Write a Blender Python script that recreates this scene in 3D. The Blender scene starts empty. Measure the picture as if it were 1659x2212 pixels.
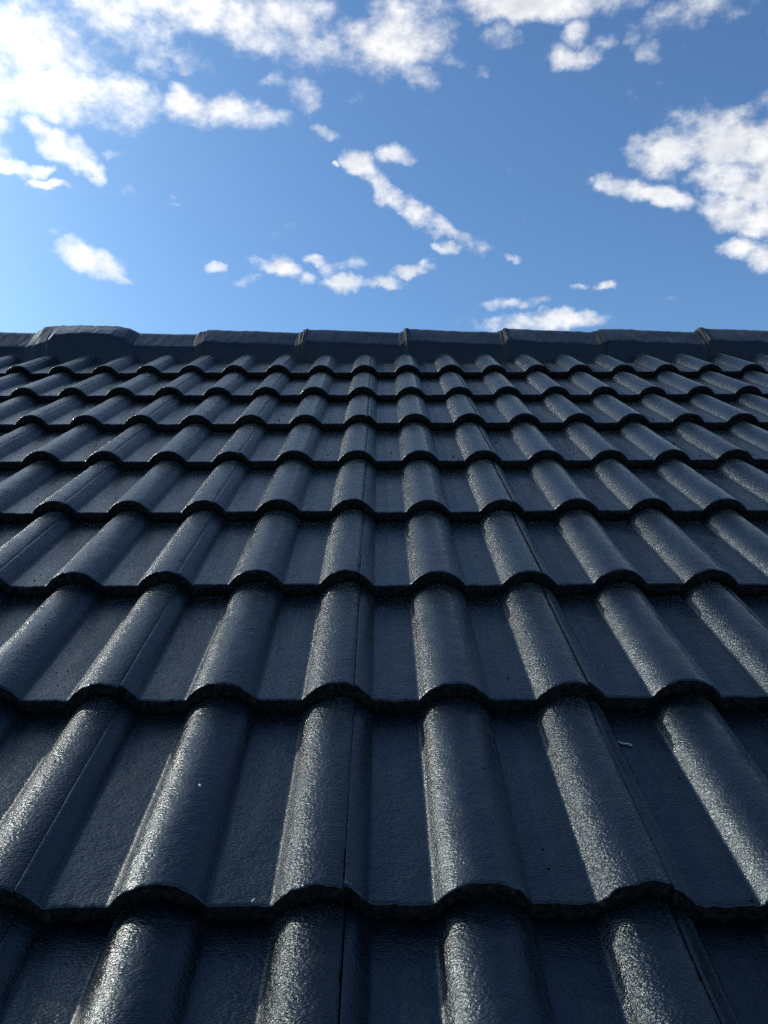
import bpy, math, random
import numpy as np
from mathutils import Matrix, Vector

random.seed(7)
rng = np.random.default_rng(7)
R = math.radians
sc = bpy.context.scene
COL = sc.collection

# ------------------------------------------------------------------ frame of the place
PITCH = R(27.0)                 # roof pitch
GAUGE = 0.33                    # exposed length of a tile
STEP = 0.0255                    # height of one course over the next
EAVE_Z = 4.2                    # height of the local roof origin above the ground
ROOF = Matrix.Translation((0, 0, EAVE_Z)) @ Matrix.Rotation(PITCH, 4, 'X')   # roof plane frame: x along the courses, y up the slope

# ------------------------------------------------------------------ camera
CAM_UP = R(5.5); CAM_YAW = R(-0.2); CAM_ROLL = R(-0.2)
cam = bpy.data.cameras.new('camera')
cam.sensor_fit = 'VERTICAL'; cam.sensor_height = 24.0; cam.sensor_width = 18.0
cam.lens = 24.0 * 2108.0 / 2560.0
cam.clip_start = 0.02; cam.clip_end = 6000
cam_o = bpy.data.objects.new('camera', cam)
COL.objects.link(cam_o)
sc.camera = cam_o
CROT = Matrix.Rotation(CAM_YAW, 4, 'Z') @ Matrix.Rotation(R(90) + CAM_UP, 4, 'X') @ Matrix.Rotation(CAM_ROLL, 4, 'Z')
cam_o.matrix_world = Matrix.Translation(ROOF @ Vector((0, -0.588, 0.62))) @ CROT

# ------------------------------------------------------------------ view
sc.view_settings.view_transform = 'Standard'
sc.view_settings.look = 'None'
sc.view_settings.gamma = 1.0
sc.view_settings.use_curve_mapping = False
sc.view_settings.exposure = 0.0
sc.render.engine = 'CYCLES'
sc.cycles.max_bounces = 5
sc.cycles.diffuse_bounces = 2
sc.cycles.glossy_bounces = 2
sc.cycles.sample_clamp_indirect = 4.0
sc.cycles.use_denoising = False

# ------------------------------------------------------------------ sun direction (azimuth measured from +Y towards -X)
SUN_EL = R(32.0); SUN_AZ_LEFT = R(62.0)
SUN_DIR = Vector((-math.sin(SUN_AZ_LEFT) * math.cos(SUN_EL), math.cos(SUN_AZ_LEFT) * math.cos(SUN_EL), math.sin(SUN_EL)))
sun = bpy.data.lights.new('sun', 'SUN')
sun.energy = 2.0; sun.angle = R(0.5); sun.color = (1.0, 0.90, 0.76)
sun_o = bpy.data.objects.new('sun', sun); COL.objects.link(sun_o)
sun_o.rotation_euler = SUN_DIR.to_track_quat('Z', 'Y').to_euler()
sun_o.location = (-6, 4, 14)

# ------------------------------------------------------------------ node helper
class NT:
    def __init__(s, tree):
        s.t = tree; s.n = tree.nodes; s.l = tree.links
    def put(s, sock, v):
        if v is None: return
        if isinstance(v, bpy.types.NodeSocket): s.l.new(v, sock)
        else: sock.default_value = v
    def math(s, op, a, b=None, c=None, clamp=False):
        n = s.n.new('ShaderNodeMath'); n.operation = op; n.use_clamp = clamp
        for i, v in enumerate((a, b, c)): s.put(n.inputs[i], v)
        return n.outputs[0]
    def vmath(s, op, a, b=None):
        n = s.n.new('ShaderNodeVectorMath'); n.operation = op
        s.put(n.inputs[0], a)
        if b is not None: s.put(n.inputs[1], b)
        return n.outputs['Value'] if op in ('DOT_PRODUCT', 'LENGTH') else n.outputs['Vector']
    def mix(s, f, a, b, kind='RGBA', mode='MIX'):
        n = s.n.new('ShaderNodeMix'); n.data_type = kind
        if kind == 'RGBA':
            n.blend_type = mode; i0, i1, o = 6, 7, 2
        else: i0, i1, o = 2, 3, 0
        s.put(n.inputs[0], f); s.put(n.inputs[i0], a); s.put(n.inputs[i1], b)
        return n.outputs[o]
    def noise(s, vec, scale, detail=2.0, rough=0.5, dist=0.0, dims='3D', lac=2.0):
        n = s.n.new('ShaderNodeTexNoise'); n.noise_dimensions = dims
        s.put(n.inputs['Vector'], vec)
        n.inputs['Scale'].default_value = scale; n.inputs['Detail'].default_value = detail
        n.inputs['Roughness'].default_value = rough; n.inputs['Distortion'].default_value = dist
        n.inputs['Lacunarity'].default_value = lac
        return n
    def ramp(s, v, lo, hi, a=0.0, b=1.0, smooth=True):
        n = s.n.new('ShaderNodeMapRange'); n.interpolation_type = 'SMOOTHSTEP' if smooth else 'LINEAR'
        s.put(n.inputs[0], v)
        for i, x in zip((1, 2, 3, 4), (lo, hi, a, b)): n.inputs[i].default_value = x
        return n.outputs[0]
    def mapping(s, vec, loc=(0, 0, 0), rot=(0, 0, 0), scale=(1, 1, 1), kind='POINT'):
        n = s.n.new('ShaderNodeMapping'); n.vector_type = kind
        s.put(n.inputs['Vector'], vec)
        n.inputs['Location'].default_value = loc; n.inputs['Rotation'].default_value = rot; n.inputs['Scale'].default_value = scale
        return n.outputs[0]

# ------------------------------------------------------------------ sky with clouds
world = bpy.data.worlds.new('World'); sc.world = world
world.use_nodes = True
world.cycles.sampling_method = 'MANUAL'; world.cycles.sample_map_resolution = 512
W = NT(world.node_tree); W.n.clear()
SKY_STRENGTH = 0.13
tc = W.n.new('ShaderNodeTexCoord').outputs['Generated']
sky = W.n.new('ShaderNodeTexSky'); sky.sky_type = 'NISHITA'; sky.sun_disc = False
sky.sun_elevation = SUN_EL; sky.sun_rotation = -SUN_AZ_LEFT
sky.altitude = 200; sky.air_density = 1.0; sky.dust_density = 0.8; sky.ozone_density = 1.6
skyc = sky.outputs[0]

# the clouds are laid out on the celestial sphere: a gnomonic chart about one fixed compass direction
M3 = CROT.to_3x3()
ax, ay, az = (tuple(M3.col[0]), tuple(M3.col[1]), tuple(-M3.col[2]))
dx = W.vmath('DOT_PRODUCT', tc, ax); dy = W.vmath('DOT_PRODUCT', tc, ay); dz = W.vmath('DOT_PRODUCT', tc, az)
dzs = W.math('MAXIMUM', dz, 0.05)
u = W.math('DIVIDE', dx, dzs); v = W.math('DIVIDE', dy, dzs)
cb = W.n.new('ShaderNodeCombineXYZ'); W.put(cb.inputs[0], u); W.put(cb.inputs[1], v)
uv = cb.outputs[0]
# domain warp gives the outlines their billows
wn = W.noise(tc, 7.0, 4.0, 0.55)
warp = W.vmath('MULTIPLY', W.vmath('SUBTRACT', wn.outputs['Color'], (0.5, 0.5, 0.5)), (0.05, 0.04, 0.0))
wn2 = W.noise(tc, 38.0, 3.0, 0.6)
warp2 = W.vmath('MULTIPLY', W.vmath('SUBTRACT', wn2.outputs['Color'], (0.5, 0.5, 0.5)), (0.034, 0.026, 0.0))
uvw = W.vmath('ADD', uv, W.vmath('ADD', warp, warp2))

CLOUDS = [  # x, y, half width, half height, tilt (degrees, up to the right), weight; in units of a 1659 x 2212 chart
 (30,95,180,125,0,0.85),(170,50,180,75,0,0.8),(110,200,180,62,-18,0.85),(265,235,80,60,-25,1.2),(310,285,30,20,-20,.7),
 (0,225,48,44,0,1.2),(395,115,56,24,-32,.7),(430,15,130,60,0,1.2),(560,45,130,72,-8,1.2),(330,80,50,50,-30,.6),(640,20,90,34,10,.7),
 (470,238,118,36,-6,1.3),(392,216,42,34,0,1.2),(570,252,62,28,4,1.1),(655,200,44,52,10,1.0),(598,170,44,20,10,.7),(700,288,30,13,-8,.8),
 (840,75,118,78,8,1.25),(705,108,86,42,18,.75),(895,150,58,30,-25,.9),(930,35,50,60,0,.8),(770,205,28,10,10,.35),
 (85,285,42,22,-35,.9),(145,322,62,30,-25,1.1),(192,365,38,18,-40,.9),(15,362,52,16,-18,1.0),(90,370,24,10,0,.7),(112,403,36,9,-5,.8),
 (250,338,24,11,-12,.8),(278,410,15,18,-30,.5),(375,425,10,6,0,.6),(375,442,10,6,0,.6),
 (192,558,64,29,-18,1.15),(238,586,36,12,-22,.7),
 (788,366,44,24,-35,1.0),(838,408,50,24,-38,1.1),(898,452,44,18,-35,.9),(962,496,46,16,-35,.75),(1010,520,40,14,-25,.72),
 (868,338,42,17,-5,.75),(968,530,24,11,-5,.9),(1110,562,18,9,-15,.6),(726,358,6,6,0,.45),
 (590,578,44,24,-12,1.0),(560,566,30,12,0,.7),(680,557,28,11,-8,.8),(770,562,46,14,6,.8),(655,602,24,14,0,.8),(755,605,66,18,4,1.1),(715,580,24,18,0,.6),(822,598,36,13,0,.8),
 (900,570,50,14,10,.85),(460,582,15,7,-8,.48),(522,617,28,12,10,.7),
 (1115,655,54,12,4,.75),(1190,698,112,24,3,1.15),(1225,685,64,13,0,.8),(1245,622,16,7,8,.40),(1305,618,15,7,10,.36),
 (1212,130,38,30,0,1.15),(1262,128,60,30,14,1.15),(1242,84,32,44,0,1.05),(1297,100,34,28,20,.95),
 (1170,8,180,40,0,1.2),(1085,78,40,32,10,.75),(1030,138,28,18,10,.6),(985,128,55,14,0,.45),
 (1385,106,34,24,-25,.6),(1440,50,70,30,20,.5),(1530,15,60,22,10,.4),
 (1450,330,88,44,15,1.2),(1560,305,104,56,0,1.2),(1640,320,66,56,0,1.2),(1515,262,44,34,-15,.65),(1395,414,86,22,-14,1.05),(1318,398,32,15,-10,.8),
 (1590,395,84,44,-20,1.15),(1565,455,60,36,-10,1.1),(1650,400,54,56,0,1.3),(1645,475,48,44,0,1.2),(1597,540,36,20,5,.95),(1650,566,44,38,0,1.1),
 (1760,330,120,120,0,1.2),(1730,60,60,30,0,.6),(-60,470,60,16,0,.8),(-120,200,160,140,0,1.3),(1740,520,80,40,0,1.0),
]
us = W.n.new('ShaderNodeSeparateXYZ'); W.put(us.inputs[0], uvw)
uu, vv = us.outputs[0], us.outputs[1]
q1 = W.n.new('ShaderNodeCombineXYZ'); W.put(q1.inputs[0], W.math('MULTIPLY', uu, uu)); W.put(q1.inputs[1], W.math('MULTIPLY', uu, vv)); W.put(q1.inputs[2], W.math('MULTIPLY', vv, vv))
q2 = W.n.new('ShaderNodeCombineXYZ'); W.put(q2.inputs[0], uu); W.put(q2.inputs[1], vv); q2.inputs[2].default_value = 1.0
q1, q2 = q1.outputs[0], q2.outputs[0]
F = None
for ci, (cx, cy, rx, ry, ang, wgt) in enumerate(CLOUDS):
    if ci % 6 == 0 and ci:          # evaluated in short batches
        sn = W.n.new('ShaderNodeVectorMath'); sn.operation = 'SCALE'
        W.put(sn.inputs[0], F); sn.inputs['Scale'].default_value = 1e-7
        q1 = W.vmath('ADD', q1, sn.outputs[0])
    # weight * (1 - r^2) of a tilted ellipse, expanded into a quadratic form of (u, v)
    c0, c1 = (cx - 829.5) / 1821, (1106 - cy) / 1821
    A, B = rx * 1.2 / 1821, ry * 1.2 / 1821
    ca, sa = math.cos(R(ang)), math.sin(R(ang))
    m11 = ca * ca / A**2 + sa * sa / B**2; m22 = sa * sa / A**2 + ca * ca / B**2; m12 = ca * sa * (1 / A**2 - 1 / B**2)
    k1 = (-wgt * m11, -2 * wgt * m12, -wgt * m22)
    k2 = (2 * wgt * (m11 * c0 + m12 * c1), 2 * wgt * (m12 * c0 + m22 * c1), wgt * (1 - (m11 * c0 * c0 + 2 * m12 * c0 * c1 + m22 * c1 * c1)))
    g = W.math('ADD', W.vmath('DOT_PRODUCT', q1, k1), W.vmath('DOT_PRODUCT', q2, k2))
    F = g if F is None else W.math('SMOOTH_MAX', F, g, 0.15)
F = W.math('MAXIMUM', F, -0.78)
# the same kind of broken cumulus everywhere else on the sphere
sxyz = W.n.new('ShaderNodeSeparateXYZ'); W.put(sxyz.inputs[0], tc)
zc = W.math('ADD', W.math('MAXIMUM', sxyz.outputs[2], 0.0), 0.12)
cp = W.n.new('ShaderNodeCombineXYZ')
W.put(cp.inputs[0], W.math('DIVIDE', sxyz.outputs[0], zc)); W.put(cp.inputs[1], W.math('DIVIDE', sxyz.outputs[1], zc)); cp.inputs[2].default_value = 3.7
gen = W.ramp(W.noise(cp.outputs[0], 1.15, 5.0, 0.52).outputs['Fac'], 0.40, 0.72, -0.6, 1.0, False)
inside = W.math('MULTIPLY', W.ramp(W.math('ABSOLUTE', u), 0.50, 0.62, 1, 0), W.math('MULTIPLY', W.ramp(v, 0.62, 0.74, 1, 0), W.ramp(dz, 0.1, 0.25, 0, 1)))
Fm = W.mix(inside, gen, F, 'FLOAT')
fine = W.noise(W.mapping(tc, scale=(1, 1, 1.5)), 15.0, 8.0, 0.62, 0.0)
fine2 = W.noise(W.mapping(tc, (0.006, -0.004, -0.008), scale=(1, 1, 1.5)), 15.0, 8.0, 0.62, 0.0)
nz = W.math('SUBTRACT', fine.outputs['Fac'], 0.5)
grey = W.noise(tc, 9.0, 3.0, 0.5)
dens = W.math('MULTIPLY_ADD', nz, 4.4, W.math('SUBTRACT', Fm, 0.46))
dens = W.math('MULTIPLY_ADD', W.math('SUBTRACT', grey.outputs['Fac'], 0.5), 1.3, dens)
alpha = W.ramp(dens, -0.60, 1.20, 0, 1)
alpha = W.math('MULTIPLY', alpha, W.ramp(sxyz.outputs[2], 0.0, 0.12, 0, 1))
thick = W.ramp(dens, 0.35, 1.5, 0, 1)
relief = W.math('SUBTRACT', fine.outputs['Fac'], fine2.outputs['Fac'])
sd = W.vmath('DOT_PRODUCT', tc, tuple(SUN_DIR))
glare = W.math('POWER', W.math('MAXIMUM', sd, 0.0), 14.0)
glow = W.math('POWER', W.math('MAXIMUM', sd, 0.0), 7.0)
shade = W.math('MULTIPLY', thick, W.ramp(grey.outputs['Fac'], 0.42, 0.68, 0, 1))
lum = W.math('MULTIPLY_ADD', relief, 1.2, 1.15)
lum = W.math('MULTIPLY_ADD', shade, -0.26, lum)
lum = W.math('MULTIPLY', lum, W.math('MULTIPLY_ADD', glare, 3.6, 0.88))
ccol = W.mix(shade, (1.0, 1.0, 1.0, 1), (0.86, 0.90, 0.97, 1))
ccol = W.vmath('MULTIPLY', ccol, (1 / SKY_STRENGTH,) * 3)
sc_n = W.n.new('ShaderNodeVectorMath'); sc_n.operation = 'SCALE'
W.put(sc_n.inputs[0], ccol); W.put(sc_n.inputs['Scale'], lum)
sk = W.n.new('ShaderNodeVectorMath'); sk.operation = 'SCALE'
sk.inputs[0].default_value = (1.35, 1.05, 0.6); W.put(sk.inputs['Scale'], glow)
skyt = W.vmath('MULTIPLY', W.vmath('MULTIPLY', skyc, (0.73, 1.02, 1.25)), W.vmath('ADD', sk.outputs[0], (0.91, 0.91, 0.93)))
final = W.mix(alpha, skyt, sc_n.outputs[0])
bg = W.n.new('ShaderNodeBackground'); W.put(bg.inputs[0], final); bg.inputs[1].default_value = SKY_STRENGTH
wo = W.n.new('ShaderNodeOutputWorld'); W.l.new(bg.outputs[0], wo.inputs[0])

# ------------------------------------------------------------------ materials
def new_mat(name):
    m = bpy.data.materials.new(name); m.use_nodes = True
    t = NT(m.node_tree); t.n.clear()
    b = t.n.new('ShaderNodeBsdfPrincipled'); o = t.n.new('ShaderNodeOutputMaterial'); t.l.new(b.outputs[0], o.inputs[0])
    return m, t, b

def obj_coord(t):
    c = t.n.new('ShaderNodeTexCoord').outputs['Object']
    oi = t.n.new('ShaderNodeObjectInfo')
    r = oi.outputs['Random']
    cbn = t.n.new('ShaderNodeCombineXYZ')
    for i, k in enumerate((3.1, 7.7, 5.3)): t.put(cbn.inputs[i], t.math('MULTIPLY', r, k))
    return c, t.vmath('ADD', c, cbn.outputs[0]), r

def bump(t, h, dist, strength, normal=None):
    n = t.n.new('ShaderNodeBump'); n.inputs['Distance'].default_value = dist
    t.put(n.inputs['Strength'], strength); t.put(n.inputs['Height'], h)
    if normal is not None: t.l.new(normal, n.inputs['Normal'])
    return n.outputs[0]

def tile_surface(name, texture_gain=1.0, rough=0.25, ca=(0.0026, 0.0056, 0.0090, 1), cb_=(0.0044, 0.0086, 0.0130, 1), spec=0.68):
    m, t, b = new_mat(name)
    c, cr, rnd = obj_coord(t)
    big = t.noise(cr, 9.0, 4.0, 0.6).outputs['Fac']
    mott = t.noise(cr, 60.0, 3.0, 0.6).outputs['Fac']
    base = t.mix(big, ca, cb_)
    tone = t.math('MULTIPLY_ADD', rnd, 0.5, 0.75)
    tv = t.n.new('ShaderNodeVectorMath'); tv.operation = 'SCALE'; t.put(tv.inputs[0], base); t.put(tv.inputs['Scale'], tone); base = tv.outputs[0]
    base = t.mix(t.ramp(mott, 0.45, 0.8, 0, 0.45), base, (0.011, 0.015, 0.022, 1))
    # small dark dirt specks
    vo = t.n.new('ShaderNodeTexVoronoi'); vo.inputs['Scale'].default_value = 42.0; vo.inputs['Randomness'].default_value = 1.0
    t.put(vo.inputs['Vector'], cr)
    keep = t.ramp(t.vmath('DOT_PRODUCT', vo.outputs['Color'], (1, 0, 0)), 0.78, 0.80, 0, 1)
    speck = t.math('MULTIPLY', t.ramp(vo.outputs['Distance'], 0.05, 0.10, 1, 0), keep)
    base = t.mix(speck, base, (0.003, 0.003, 0.004, 1))
    t.put(b.inputs['Base Color'], base)
    t.put(b.inputs['Roughness'], t.math('ADD', t.ramp(big, 0.3, 0.7, rough - 0.05, rough + 0.05), t.math('ADD', t.ramp(mott, 0.4, 0.7, -0.03, 0.10), t.math('MULTIPLY', speck, 0.5))))
    t.put(b.inputs['Specular IOR Level'], t.math('MULTIPLY_ADD', speck, -spec, spec))
    b.inputs['Sheen Weight'].default_value = 0.34; b.inputs['Sheen Roughness'].default_value = 0.22; b.inputs['Sheen Tint'].default_value = (0.74, 0.88, 1.0, 1)
    b.inputs['Specular Tint'].default_value = (0.74, 0.90, 1.0, 1)
    # hammered coat: ripples a few millimetres apart running across the slope, on finer grain
    sx = t.n.new('ShaderNodeSeparateXYZ'); t.put(sx.inputs[0], c)
    seam_side = t.ramp(sx.outputs[0], 0.205, 0.245, 0, 1)
    left_side = t.ramp(sx.outputs[0], 0.02, 0.04, 1, 0)
    amp = t.math('ADD', t.math('MULTIPLY', seam_side, 0.6), t.math('MULTIPLY_ADD', left_side, -0.2, 1.0))
    rip = t.noise(t.mapping(cr, scale=(0.48, 1.05, 0.8)), 520.0, 1.5, 0.5, 0.0).outputs['Fac']
    med = t.noise(cr, 120.0, 2.0, 0.5).outputs['Fac']
    grain = t.noise(cr, 1100.0, 2.0, 0.6).outputs['Fac']
    n1 = bump(t, med, 0.0005 * texture_gain, 0.8)
    n2 = bump(t, rip, 0.0009 * texture_gain, amp, n1)
    n3 = bump(t, grain, 0.0002 * texture_gain, 0.8, n2)
    t.put(b.inputs['Normal'], n3)
    return m

M_TILE = tile_surface('glazed_tile_coat')
M_RIDGE = tile_surface('ridge_tile_coat', 0.8, 0.34, (0.009, 0.015, 0.028, 1), (0.013, 0.021, 0.037, 1), 0.32)

def rough_concrete(name, ca, cb_, gain):
    m, t, b = new_mat(name)
    c, cr, rnd = obj_coord(t)
    n = t.noise(cr, 160.0, 5.0, 0.65).outputs['Fac']
    t.put(b.inputs['Base Color'], t.mix(t.ramp(n, 0.35, 0.75), ca, cb_))
    t.put(b.inputs['Roughness'], t.ramp(n, 0.3, 0.7, 0.5, 0.85))
    b.inputs['Specular IOR Level'].default_value = 0.08
    n1 = bump(t, t.noise(cr, 90.0, 4.0, 0.6).outputs['Fac'], 0.004 * gain, 0.9)
    n2 = bump(t, n, 0.0018 * gain, 0.9, n1)
    t.put(b.inputs['Normal'], n2)
    return m
M_EDGE = rough_concrete('tile_edge_concrete', (0.004, 0.0055, 0.008, 1), (0.032, 0.032, 0.031, 1), 1.4)
M_MORTAR = rough_concrete('painted_mortar', (0.008, 0.012, 0.020, 1), (0.022, 0.028, 0.040, 1), 0.6)
M_MORTAR.node_tree.nodes['Principled BSDF'].inputs['Specular IOR Level'].default_value = 0.5

def plain(name, col, rough=0.8):
    m, t, b = new_mat(name)
    c, cr, rnd = obj_coord(t)
    n = t.noise(cr, 30.0, 4.0, 0.6).outputs['Fac']
    t.put(b.inputs['Base Color'], t.mix(n, tuple(x * 0.75 for x in col) + (1,), tuple(min(1, x * 1.25) for x in col) + (1,)))
    b.inputs['Roughness'].default_value = rough
    t.put(b.inputs['Normal'], bump(t, n, 0.01, 0.4))
    return m
M_DECK = plain('dark_underlay', (0.02, 0.02, 0.022))
M_GRASS = plain('grass_ground', (0.05, 0.085, 0.03))
M_WALL = plain('render_wall', (0.55, 0.52, 0.46))

# ------------------------------------------------------------------ object helpers
def link_mesh(name, verts, faces, mats, parent=None, smooth=True, fmat=None, fsmooth=None, mesh=None):
    if mesh is None:
        mesh = bpy.data.meshes.new(name)
        v = np.asarray(verts, dtype=np.float32)
        mesh.from_pydata(v.tolist(), [], faces)
        for m in mats: mesh.materials.append(m)
        if fmat is not None: mesh.polygons.foreach_set('material_index', fmat)
        mesh.polygons.foreach_set('use_smooth', fsmooth if fsmooth is not None else [smooth] * len(faces))
        mesh.update()
    o = bpy.data.objects.new(name, mesh); COL.objects.link(o)
    if parent is not None: o.parent = parent
    return o

def smooth_noise(nx, ny, sx, sy, seed):
    """band-limited unit noise, feature size sx, sy in cells"""
    g = np.random.default_rng(seed).standard_normal((ny, nx))
    fx = np.fft.fftfreq(nx)[None, :]; fy = np.fft.fftfreq(ny)[:, None]
    k = np.exp(-0.5 * ((fx * sx * 3.0) ** 2 + (fy * sy * 3.0) ** 2))
    r = np.real(np.fft.ifft2(np.fft.fft2(g) * k))
    return r / r.std()

# ------------------------------------------------------------------ roof
roof = bpy.data.objects.new('roof', None); COL.objects.link(roof)
roof.location = (0, 0, EAVE_Z)
roof['label'] = 'dark blue-black glazed concrete tile roof slope rising to its ridge under the blue sky'
roof['category'] = 'roof'; roof['kind'] = 'thing'
RI = Matrix.Rotation(PITCH, 4, 'X')

ROLL_R, ROLL_H, ROLL_W = 0.0519, 0.026, 0.045
def arc(x, c):
    d = np.abs(x - c)
    h = np.where(d < ROLL_W, np.sqrt(np.maximum(ROLL_R ** 2 - d ** 2, 0)) - (ROLL_R - ROLL_H), 0.0)
    return np.maximum(h, 0)
def profile(x):
    x = np.asarray(x, dtype=float)
    ks = np.linspace(-0.0038, 0.0038, 11)
    acc = 0
    w = np.cos(ks / 0.0038 * np.pi / 2) ** 2 + 1e-3
    for k, ww in zip(ks, w):
        acc = acc + ww * (arc(x + k, -0.022) + arc(x + k, 0.128) + arc(x + k, 0.278))
    h = acc / w.sum()
    h = h + 0.0006 * np.clip((0.012 - x) / 0.012, 0, 1) - 0.0006 * np.clip((x - 0.290) / 0.008, 0, 1)   # the interlock lip stands a little proud
    return h

TILE_L = 0.405
def tile_mesh(seed):
    r = np.random.default_rng(seed)
    xs = np.concatenate([np.linspace(0.0, 0.2991, 160)])
    ys = np.concatenate([[0.0, 0.0004, 0.0012, 0.0024], np.linspace(0.004, 0.345, 165), np.linspace(0.36, TILE_L, 4)])
    nx, ny = len(xs), len(ys)
    X, Y = np.meshgrid(xs, ys)
    H = profile(xs)[None, :].repeat(ny, 0)
    t = np.arctan2(STEP, GAUGE)
    Z = H - STEP * Y / GAUGE
    Z += 0.00022 * smooth_noise(nx, ny, 10, 10, seed) + 0.00008 * smooth_noise(nx, ny, 2.6, 1.8, seed + 50)
    lip = np.array([0.0014, 0.0009, 0.0004, 0.0001] + [0] * (ny - 4))
    ragged = np.interp(np.arange(nx), np.arange(nx), smooth_noise(nx, 8, 3.0, 1, seed + 9)[0]) * 0.0007
    ragged += smooth_noise(nx, 8, 16, 1, seed + 19)[0] * 0.0006
    Z -= lip[:, None]
    # edges at both sides round over
    ed = np.minimum(xs, xs[-1] - xs)
    Z -= (0.0012 * np.clip(1 - ed / 0.0022, 0, 1) ** 2)[None, :]
    # weathered nibbles along the seam
    nib = np.clip(np.abs(smooth_noise(ny, 8, 6, 1, seed + 29)[0]) - 1.6, 0, 1) * 0.0009
    Xs = X.copy(); Xs[:, -1] -= nib; Xs[:, -2] -= nib * 0.7
    Yf = Y + np.where(Y < 0.006, ragged[None, :], 0)
    V = [np.stack([Xs, Yf, Z], -1).reshape(-1, 3)]
    F_, fm, fs = [], [], []
    idx = np.arange(nx * ny).reshape(ny, nx)
    q = np.stack([idx[:-1, :-1], idx[:-1, 1:], idx[1:, 1:], idx[1:, :-1]], -1).reshape(-1, 4)
    F_ += q.tolist(); fm += [0] * len(q); fs += [True] * len(q)
    base = nx * ny
    # front face rows: own vertices, rough concrete, with an undercut bottom
    zr = [0.0, 0.0045, 0.009, 0.0140, 0.0190, 0.0212, 0.0222, 0.0246]
    yr = [0.0, -0.0008, -0.0008, -0.0002, 0.0010, 0.0040, 0.0100, 0.0200]
    z0 = Z[0]; y0 = Yf[0]
    fn = smooth_noise(nx, len(zr) * 4, 2.2, 1.5, seed + 5)[::4]
    rows = []
    for k in range(len(zr)):
        amp = 0.0 if k == 0 else 0.0011
        lower = z0 - zr[k] + (0.0012 * smooth_noise(nx, 8, 4, 1, seed + 60)[0] if 3 <= k < 6 else 0)
        rows.append(np.stack([xs, y0 + yr[k] + fn[k] * amp, lower], -1))
    V.append(np.concatenate(rows))
    for k in range(len(zr) - 1):
        a = base + k * nx; b_ = base + (k + 1) * nx
        for i in range(nx - 1):
            F_.append([b_ + i, b_ + i + 1, a + i + 1, a + i]); fm.append(1); fs.append(True)
    base += len(zr) * nx
    # underside
    ux = xs[::8]; nu = len(ux)
    if ux[-1] != xs[-1]: ux = np.append(ux, xs[-1]); nu += 1
    hh = np.interp(ux, xs, profile(xs))
    und = [np.stack([ux, np.full(nu, yy), hh - 0.025 - STEP * yy / GAUGE + (0.0 if yy < 0.1 else 0.009)], -1) for yy in (0.02, 0.09, 0.2, TILE_L)]
    V.append(np.concatenate(und))
    for k in range(3):
        for i in range(nu - 1):
            a = base + k * nu + i
            F_.append([a, a + nu, a + nu + 1, a + 1]); fm.append(1); fs.append(True)
    base += 4 * nu
    # right side wall (outer lip of the seam) and left interlock shelf
    sy_ = np.arange(0, ny, 2)
    for side in (nx - 1, 0):
        top = np.stack([Xs[sy_, side], Yf[sy_, side], Z[sy_, side]], -1)
        low = top.copy(); low[:, 2] -= 0.0065 if side else 0.0085
        if side:
            V.append(np.concatenate([top, low])); n = len(sy_)
            for i in range(n - 1): F_.append([base + i, base + n + i, base + n + i + 1, base + i + 1]); fm.append(1); fs.append(True)
            base += 2 * n
        else:
            sh = [top, low]
            for off in (0.008, 0.018):
                s_ = low.copy(); s_[:, 0] -= off
                s_[:, 2] = profile(np.array([-0.0015 - off]))[0] - 0.0095 - STEP * s_[:, 1] / GAUGE
                sh.append(s_)
            V.append(np.concatenate(sh)); n = len(sy_)
            for k in range(3):
                for i in range(n - 1):
                    a = base + k * n + i
                    F_.append([a, a + 1, a + n + 1, a + n]); fm.append(1); fs.append(True)
            base += 4 * n
    me = bpy.data.meshes.new('roof_tile')
    Vv = np.concatenate(V)
    me.from_pydata(Vv.tolist(), [], F_)
    me.materials.append(M_TILE); me.materials.append(M_EDGE)
    me.polygons.foreach_set('material_index', fm); me.polygons.foreach_set('use_smooth', fs)
    me.update()
    return me

TILES = [tile_mesh(11 + 100 * k) for k in range(6)]
SEAM_X = -0.0345
first = True
proto = None
for n in range(-2, 8):
    half = 3 if n < 0 else (4 if n < 2 else (6 if n < 5 else 8))
    for k in range(-half, half):
        me = random.choice(TILES)
        if proto is None:
            o = bpy.data.objects.new('roof_tile', me); proto = o
        else:
            o = proto.copy(); o.data = me
        COL.objects.link(o); o.parent = roof
        j = Matrix.Translation((SEAM_X + k * 0.30 + random.gauss(0, .0002), n * GAUGE + random.gauss(0, .0016), random.gauss(0, .0005)))
        j = j @ Matrix.Rotation(random.gauss(0, R(0.07)), 4, 'Z') @ Matrix.Rotation(random.gauss(0, R(0.10)), 4, 'Y')
        o.matrix_basis = RI @ j

# boards under the tiles and the far slope
yr_ = 2.75
def world_pt(ly, lz): 
    p = RI @ Vector((0, ly, lz)); return p.y, p.z
ay_, az_ = world_pt(yr_, -0.02)            # apex of the roof (relative to the roof empty)
e0 = world_pt(-0.75, -0.06); e1 = world_pt(yr_, -0.06)
XL, XR = -3.0, 3.0
link_mesh('underlay', [(XL, e0[0], e0[1]), (XR, e0[0], e0[1]), (XR, e1[0], e1[1]), (XL, e1[0], e1[1]),
                       (XR, 2 * e1[0] - e0[0], e0[1]), (XL, 2 * e1[0] - e0[0], e0[1])],
          [(0, 1, 2, 3), (3, 2, 4, 5)], [M_DECK], roof, smooth=False)

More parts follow.
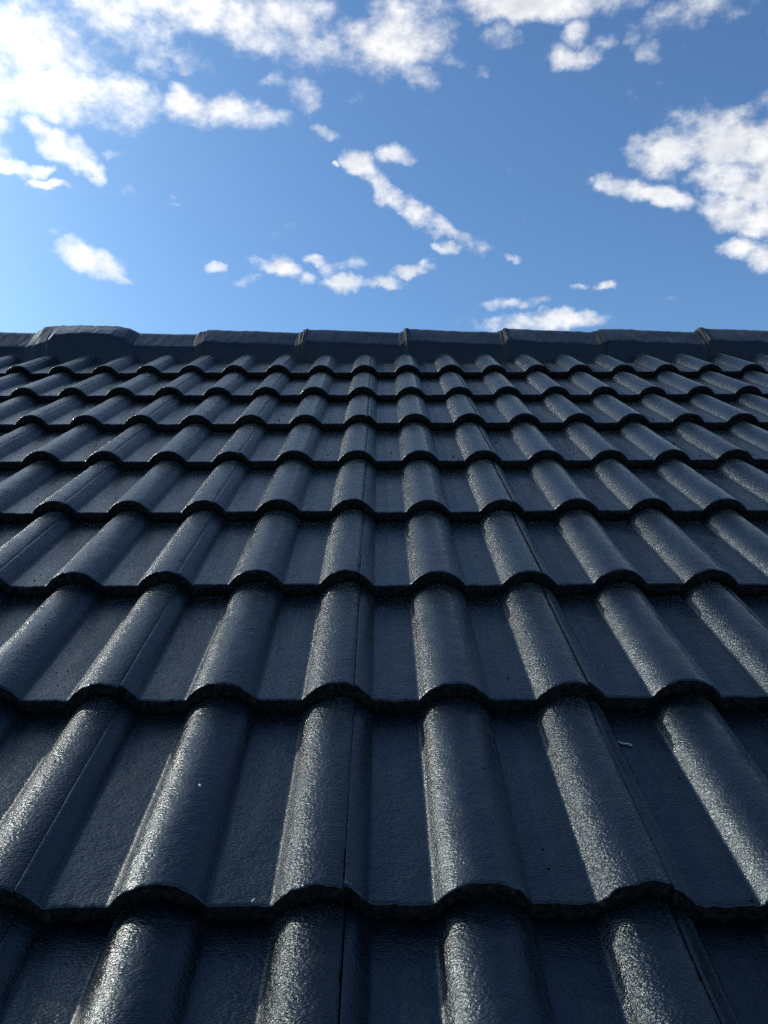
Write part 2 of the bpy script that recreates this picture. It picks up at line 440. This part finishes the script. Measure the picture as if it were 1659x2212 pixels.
# ------------------------------------------------------------------ ridge
def section(dt=0.0, ds=0.0, out=0.0, drop=0.0, flat=0.0):
    """outline of the angular ridge tile from front foot over the top to the rear foot: (y, z) about the roof apex"""
    h = [(-0.118 - out, -0.085 + drop), (-0.116 - out, -0.012 + ds), (-0.1145 - out, -0.0045 + ds), (-0.110 - out, 0.0005 + ds),
         (-0.075 - out * .8 , 0.033 + (ds + dt) / 2), (-0.042, 0.066 + dt), (-0.034, 0.0708 + dt), (-0.024, 0.0735 + dt), (0.0, 0.076 + dt)]
    return h + [(-y, z) for y, z in reversed(h[:-1])]

def loft(name, xsec, mat, parent, seed, amp, close=True, sub=3, subx=0.008, shell=None):
    """xsec: list of (x, section). Resamples in x and around, adds roughness."""
    xs = np.array([a for a, _ in xsec]); S = np.array([s for _, s in xsec])
    nxs = max(3, int((xs[-1] - xs[0]) / subx) + 1)
    gx = np.unique(np.concatenate([np.linspace(xs[0], xs[-1], nxs), xs]))
    npt = S.shape[1]
    gp = np.linspace(0, npt - 1, (npt - 1) * sub + 1)
    G = np.zeros((len(gx), len(gp), 2))
    for c in range(2):
        A = np.stack([np.interp(gx, xs, S[:, i, c]) for i in range(npt)], 1)
        G[:, :, c] = np.stack([np.interp(gp, np.arange(npt), A[k]) for k in range(len(gx))])
    n = smooth_noise(len(gp) + 6, len(gx) + 6, 2.4, 1.4, seed)[:len(gx), :len(gp)] * amp
    n2 = smooth_noise(len(gp) + 6, len(gx) + 6, 9, 9, seed + 3)[:len(gx), :len(gp)] * amp * 1.2
    ctr = np.array([0, -0.02]); d = G - ctr; d /= np.linalg.norm(d, axis=2, keepdims=True)
    G = G + d * (n + n2)[:, :, None]
    V = [(gx[i] + 0.0, G[i, j, 0], G[i, j, 1]) for i in range(len(gx)) for j in range(len(gp))]
    w = len(gp)
    Fc = [(i * w + j, (i + 1) * w + j, (i + 1) * w + j + 1, i * w + j + 1) for i in range(len(gx) - 1) for j in range(w - 1)]
    # end rings turned inwards give the shell its thickness
    th = 0.013
    for e in (0, len(gx) - 1):
        b0 = len(V)
        ring = G[e] - d[e] * th
        V += [(gx[e], G[e, j, 0], G[e, j, 1]) for j in range(w)]
        V += [(gx[e], ring[j, 0], ring[j, 1]) for j in range(w)]
        for j in range(w - 1):
            f = (b0 + j, b0 + j + 1, b0 + w + j + 1, b0 + w + j)
            Fc.append(f if e == 0 else tuple(reversed(f)))
    b0 = len(V)
    for e in (0, len(gx) - 1):
        ring = G[e] - d[e] * th
        V += [(gx[e], ring[j, 0], ring[j, 1]) for j in range(w)]
    for j in range(w - 1): Fc.append((b0 + j, b0 + j + 1, b0 + w + j + 1, b0 + w + j))
    o = link_mesh(name, V, Fc, [mat], parent, smooth=True)
    o.location = (0, ay_, az_)
    return o

joints = [-0.681, -0.291, 0.104, 0.491, 0.863, 1.265, 1.655, 2.045, 2.435]
peaked = [0, 1, 1, 1, 0, 1, 0, 1, 0]
def ridge_tile(x0, x1, rise, seed, left_extra=0.0):
    return loft('ridge_tile', [(x0, section(rise, rise, 0.008)), (x0 + 0.004, section(rise + .001, rise + .001, 0.009)), (x1, section(0.0, 0.0, 0.0))], M_RIDGE, roof, seed, 0.00045)
def mortar(x, lo, hi, seed, wdt=0.040):
    o = loft('mortar', [(x - wdt, section(-0.0005, -0.0005, 0.0005)), (x - wdt * .55, section(lo + (hi - lo) * .50, lo + (hi - lo) * .45, 0.004)), (x + 0.012, section(hi, hi, 0.0075))], M_MORTAR, roof, seed, 0.0008, subx=0.004)
    return o
x_prev = -0.945
loft('ridge_tile', [(-0.99, section(.003, .003, .004)), (joints[0] + 0.03, section(-0.002, -0.002, 0))], M_RIDGE, roof, 5, 0.0004)
for i in range(len(joints) - 1):
    rise = 0.0165 + random.uniform(-.001, .001)
    ridge_tile(joints[i], joints[i + 1] + 0.03, rise, 20 + i)
    mortar(joints[i], 0.0, rise - (0.0035 if peaked[i] else 0.0005), 40 + i)
    if peaked[i]:                                  # chipped lip of mortar standing up at the collar
        c = joints[i]
        loft('mortar', [(c - 0.012, [(y * 1.0, z) for y, z in section(rise - .001, rise - .001, 0.006)]), (c - 0.004, section(rise + .0035, rise + .001, 0.0095)), (c + 0.003, section(rise + .005, rise + .0015, 0.0105)), (c + 0.011, section(rise + .001, rise - .001, 0.0082))], M_MORTAR, roof, 70 + i, 0.0012, subx=0.002)
# left of the raised cap
loft('ridge_tile', [(-1.72, section(0.012, 0.004, 0.002)), (-1.28, section(0.004, 0.0, 0))], M_RIDGE, roof, 91, 0.0004)
loft('ridge_tile', [(-2.12, section(0.020, 0.016, 0.008)), (-1.70, section(0.004, 0.0, 0))], M_RIDGE, roof, 92, 0.0004)
loft('ridge_tile', [(-2.50, section(0.020, 0.016, 0.008)), (-2.08, section(0.004, 0.0, 0))], M_RIDGE, roof, 93, 0.0004)
loft('ridge_tile', [(-2.90, section(0.020, 0.016, 0.008)), (-2.46, section(0.004, 0.0, 0))], M_RIDGE, roof, 94, 0.0004)
cap = loft('ridge_cap', [
    (-1.385, section(0.001, 0.001, 0.001)), (-1.352, section(0.006, 0.001, 0.003)), (-1.315, section(0.031, 0.006, 0.012)), (-1.27, section(0.033, 0.018, 0.016)),
    (-1.245, section(0.034, 0.042, 0.018)), (-1.17, section(0.036, 0.049, 0.018)), (-1.09, section(0.033, 0.048, 0.017)),
    (-1.03, section(0.032, 0.042, 0.014)), (-0.985, section(0.021, 0.024, 0.010)), (-0.945, section(0.002, 0.003, 0.003))], M_RIDGE, roof, 101, 0.0005, subx=0.006)
cap['label'] = 'raised mortared ridge cap'

# bedding under the ridge, down between the rolls
bx = np.linspace(-2.9, 2.9, 580)
prof = np.array([profile([(x - SEAM_X) % 0.30])[0] for x in bx])
Vb, Fb = [], []
nb = smooth_noise(len(bx), 16, 3, 1, 3)
rowsb = [(-0.117, None, 0), (-0.105, -0.03, 1), (-0.09, 0.0, 2)]
w = len(bx)
yb = -0.112
roof_dz = lambda yy: yy * math.tan(PITCH)
for k in range(3):
    for i in range(w):
        if k == 0: yy = -0.128 + nb[0][i] * .0015; zz = roof_dz(yy) + prof[i] * 0.9 - 0.006
        elif k == 1: yy = -0.119 + nb[3][i] * .0012; zz = max(roof_dz(yy) + prof[i] + 0.004, roof_dz(yy) + 0.022) + nb[5][i] * .001
        else: yy = -0.090; zz = -0.02
        Vb.append((bx[i], yy, zz))
for k in range(2):
    for i in range(w - 1):
        Fb.append((k * w + i, k * w + i + 1, (k + 1) * w + i + 1, (k + 1) * w + i))
bed = link_mesh('mortar_bedding', Vb, Fb, [M_MORTAR], roof)
bed.location = (0, ay_, az_)

# ------------------------------------------------------------------ small debris on the tiles
def debris(name, label, cat, lx, ly, lz, rot, verts, faces, mat):
    o = link_mesh(name, verts, faces, [mat], None, smooth=True)
    o.matrix_world = ROOF @ Matrix.Translation((lx, ly, lz)) @ Matrix.Rotation(rot, 4, 'Z')
    o['label'] = label; o['category'] = cat
    return o
def blob(rx, ry, rz, seed, seg=14, rings=7, jag=0.25):
    r = np.random.default_rng(seed); V = []; Fc = []
    jit = 1 + jag * r.standard_normal((rings, seg)) * .6
    for i in range(rings):
        ph = math.pi * (i + .5) / rings
        for j in range(seg):
            a = 2 * math.pi * j / seg; q = jit[i, j]
            V.append((rx * math.sin(ph) * math.cos(a) * q, ry * math.sin(ph) * math.sin(a) * q, rz * math.cos(ph)))
    for i in range(rings - 1):
        for j in range(seg):
            Fc.append((i * seg + j, i * seg + (j + 1) % seg, (i + 1) * seg + (j + 1) % seg, (i + 1) * seg + j))
    Fc.append(tuple(range(seg - 1, -1, -1))); Fc.append(tuple(range((rings - 1) * seg, rings * seg)))
    Fc = [tuple(reversed(f)) for f in Fc]
    return V, Fc
M_CHIP = plain('white_chip', (0.75, 0.73, 0.66), 0.6)
M_TWIG = plain('dry_twig', (0.42, 0.40, 0.40), 0.7)
M_LEAF = plain('dry_leaf', (0.10, 0.08, 0.06), 0.7)

def ray_to_roof(px, py, lz):
    """point of the roof plane (height lz) seen at a place of the 1659 x 2212 chart"""
    d = CROT.to_3x3() @ Vector(((px - 829.5) / 1821, (1106 - py) / 1821, -1))
    o = cam_o.matrix_world.translation
    inv = ROOF.inverted(); a = inv @ o; b = (inv.to_3x3() @ d)
    t = (lz - a.z) / b.z
    return a + b * t
def surf(px, py):
    lz = 0.0
    for _ in range(12):
        p = ray_to_roof(px, py, lz)
        lz = float(profile([(p.x - SEAM_X) % 0.30])[0]) - STEP * ((p.y / GAUGE) % 1.0)
    return p
p = surf(432, 1697); v_, f_ = blob(0.0014, 0.0024, 0.0010, 4)
debris('paint_chip', 'tiny white fleck on a tile roll, left of centre in the second lowest course', 'chip', p.x, p.y, p.z + .0006, 0.3, v_, f_, M_CHIP)
p = surf(1350, 1608)
tw = np.linspace(-0.0085, 0.0085, 12); V = []; Fc = []
for i, s in enumerate(tw):
    rr = 0.0011 * (1.0 if i % 3 else 1.35) * (1.25 if i > 8 else 1.0)
    for j in range(6):
        a = 2 * math.pi * j / 6
        V.append((s, rr * math.cos(a) + 0.0008 * math.sin(s * 500), rr * 0.8 * math.sin(a)))
for i in range(11):
    for j in range(6): Fc.append((i * 6 + j, (i + 1) * 6 + j, (i + 1) * 6 + (j + 1) % 6, i * 6 + (j + 1) % 6))
Fc += [tuple(range(6)), tuple(range(71, 65, -1))]
debris('twig', 'short pale grey bit of twig lying in a dark tile pan near the right', 'twig', p.x, p.y, p.z + .0012, R(-24), V, Fc, M_TWIG)
p = surf(547, 1946); v_, f_ = blob(0.0008, 0.0030, 0.0008, 8)
debris('paint_chip', 'sliver of white grit at the lower edge of a pan, left of the centre', 'chip', p.x, p.y, p.z + .0006, R(-32), v_, f_, M_CHIP)
p = surf(912, 771)
V = [(-.014, 0, .001), (-.006, .006, .005), (0, .007, .003), (.008, .005, .007), (.016, -.001, .002), (.007, -.005, .004), (-.002, -.007, .001), (-.009, -.004, .003)]
V = V + [(a, b, c - .0008) for a, b, c in V]
Fc = [tuple(range(8)), tuple(range(15, 7, -1))] + [(i, 8 + i, 8 + (i + 1) % 8, (i + 1) % 8) for i in range(8)]
debris('dry_leaf', 'small curled brown leaf at the foot of the ridge beside a tile roll', 'leaf', p.x, p.y, p.z + .004, R(-20), V, Fc, M_LEAF)

# dark crumbs of grit caught in the pans
gr = np.random.default_rng(31)
V, Fc = [], []
for i in range(150):
    ly = gr.uniform(0.35, 2.5); lx = gr.uniform(-1.0, 0.9) * (0.5 + ly * 0.35)
    fx = (lx - SEAM_X) % 0.15
    if not 0.03 < fx < 0.075 and gr.random() < .85: lx += 0.055 - fx
    fr = (ly / GAUGE) % 1.0
    if fr > 0.9: continue
    lz = float(profile([(lx - SEAM_X) % 0.30])[0]) - STEP * fr
    q = gr.uniform(0.0008, 0.0020) * (1.4 if ly > 1.3 else 0.8)
    v_, f_ = blob(q, q * gr.uniform(.7, 1.5), q * .6, 200 + i, 6, 3)
    b0 = len(V)
    V += [(a + lx, b + ly, c + lz + q * .3) for a, b, c in v_]
    Fc += [tuple(b0 + k for k in f) for f in f_]
M_GRIT = plain('dark_grit', (0.006, 0.006, 0.007), 0.9)
M_GRIT.node_tree.nodes['Principled BSDF'].inputs['Specular IOR Level'].default_value = 0.1
go = link_mesh('grit', V, Fc, [M_GRIT], None)
go.matrix_world = ROOF; go['kind'] = 'stuff'; go['label'] = 'black crumbs of grit scattered over the flat tile pans'

# ------------------------------------------------------------------ ground far below
g = link_mesh('ground', [(-3000, -3000, 0), (3000, -3000, 0), (3000, 3000, 0), (-3000, 3000, 0)], [(0, 1, 2, 3)], [M_GRASS], None, smooth=False)
g['kind'] = 'structure'
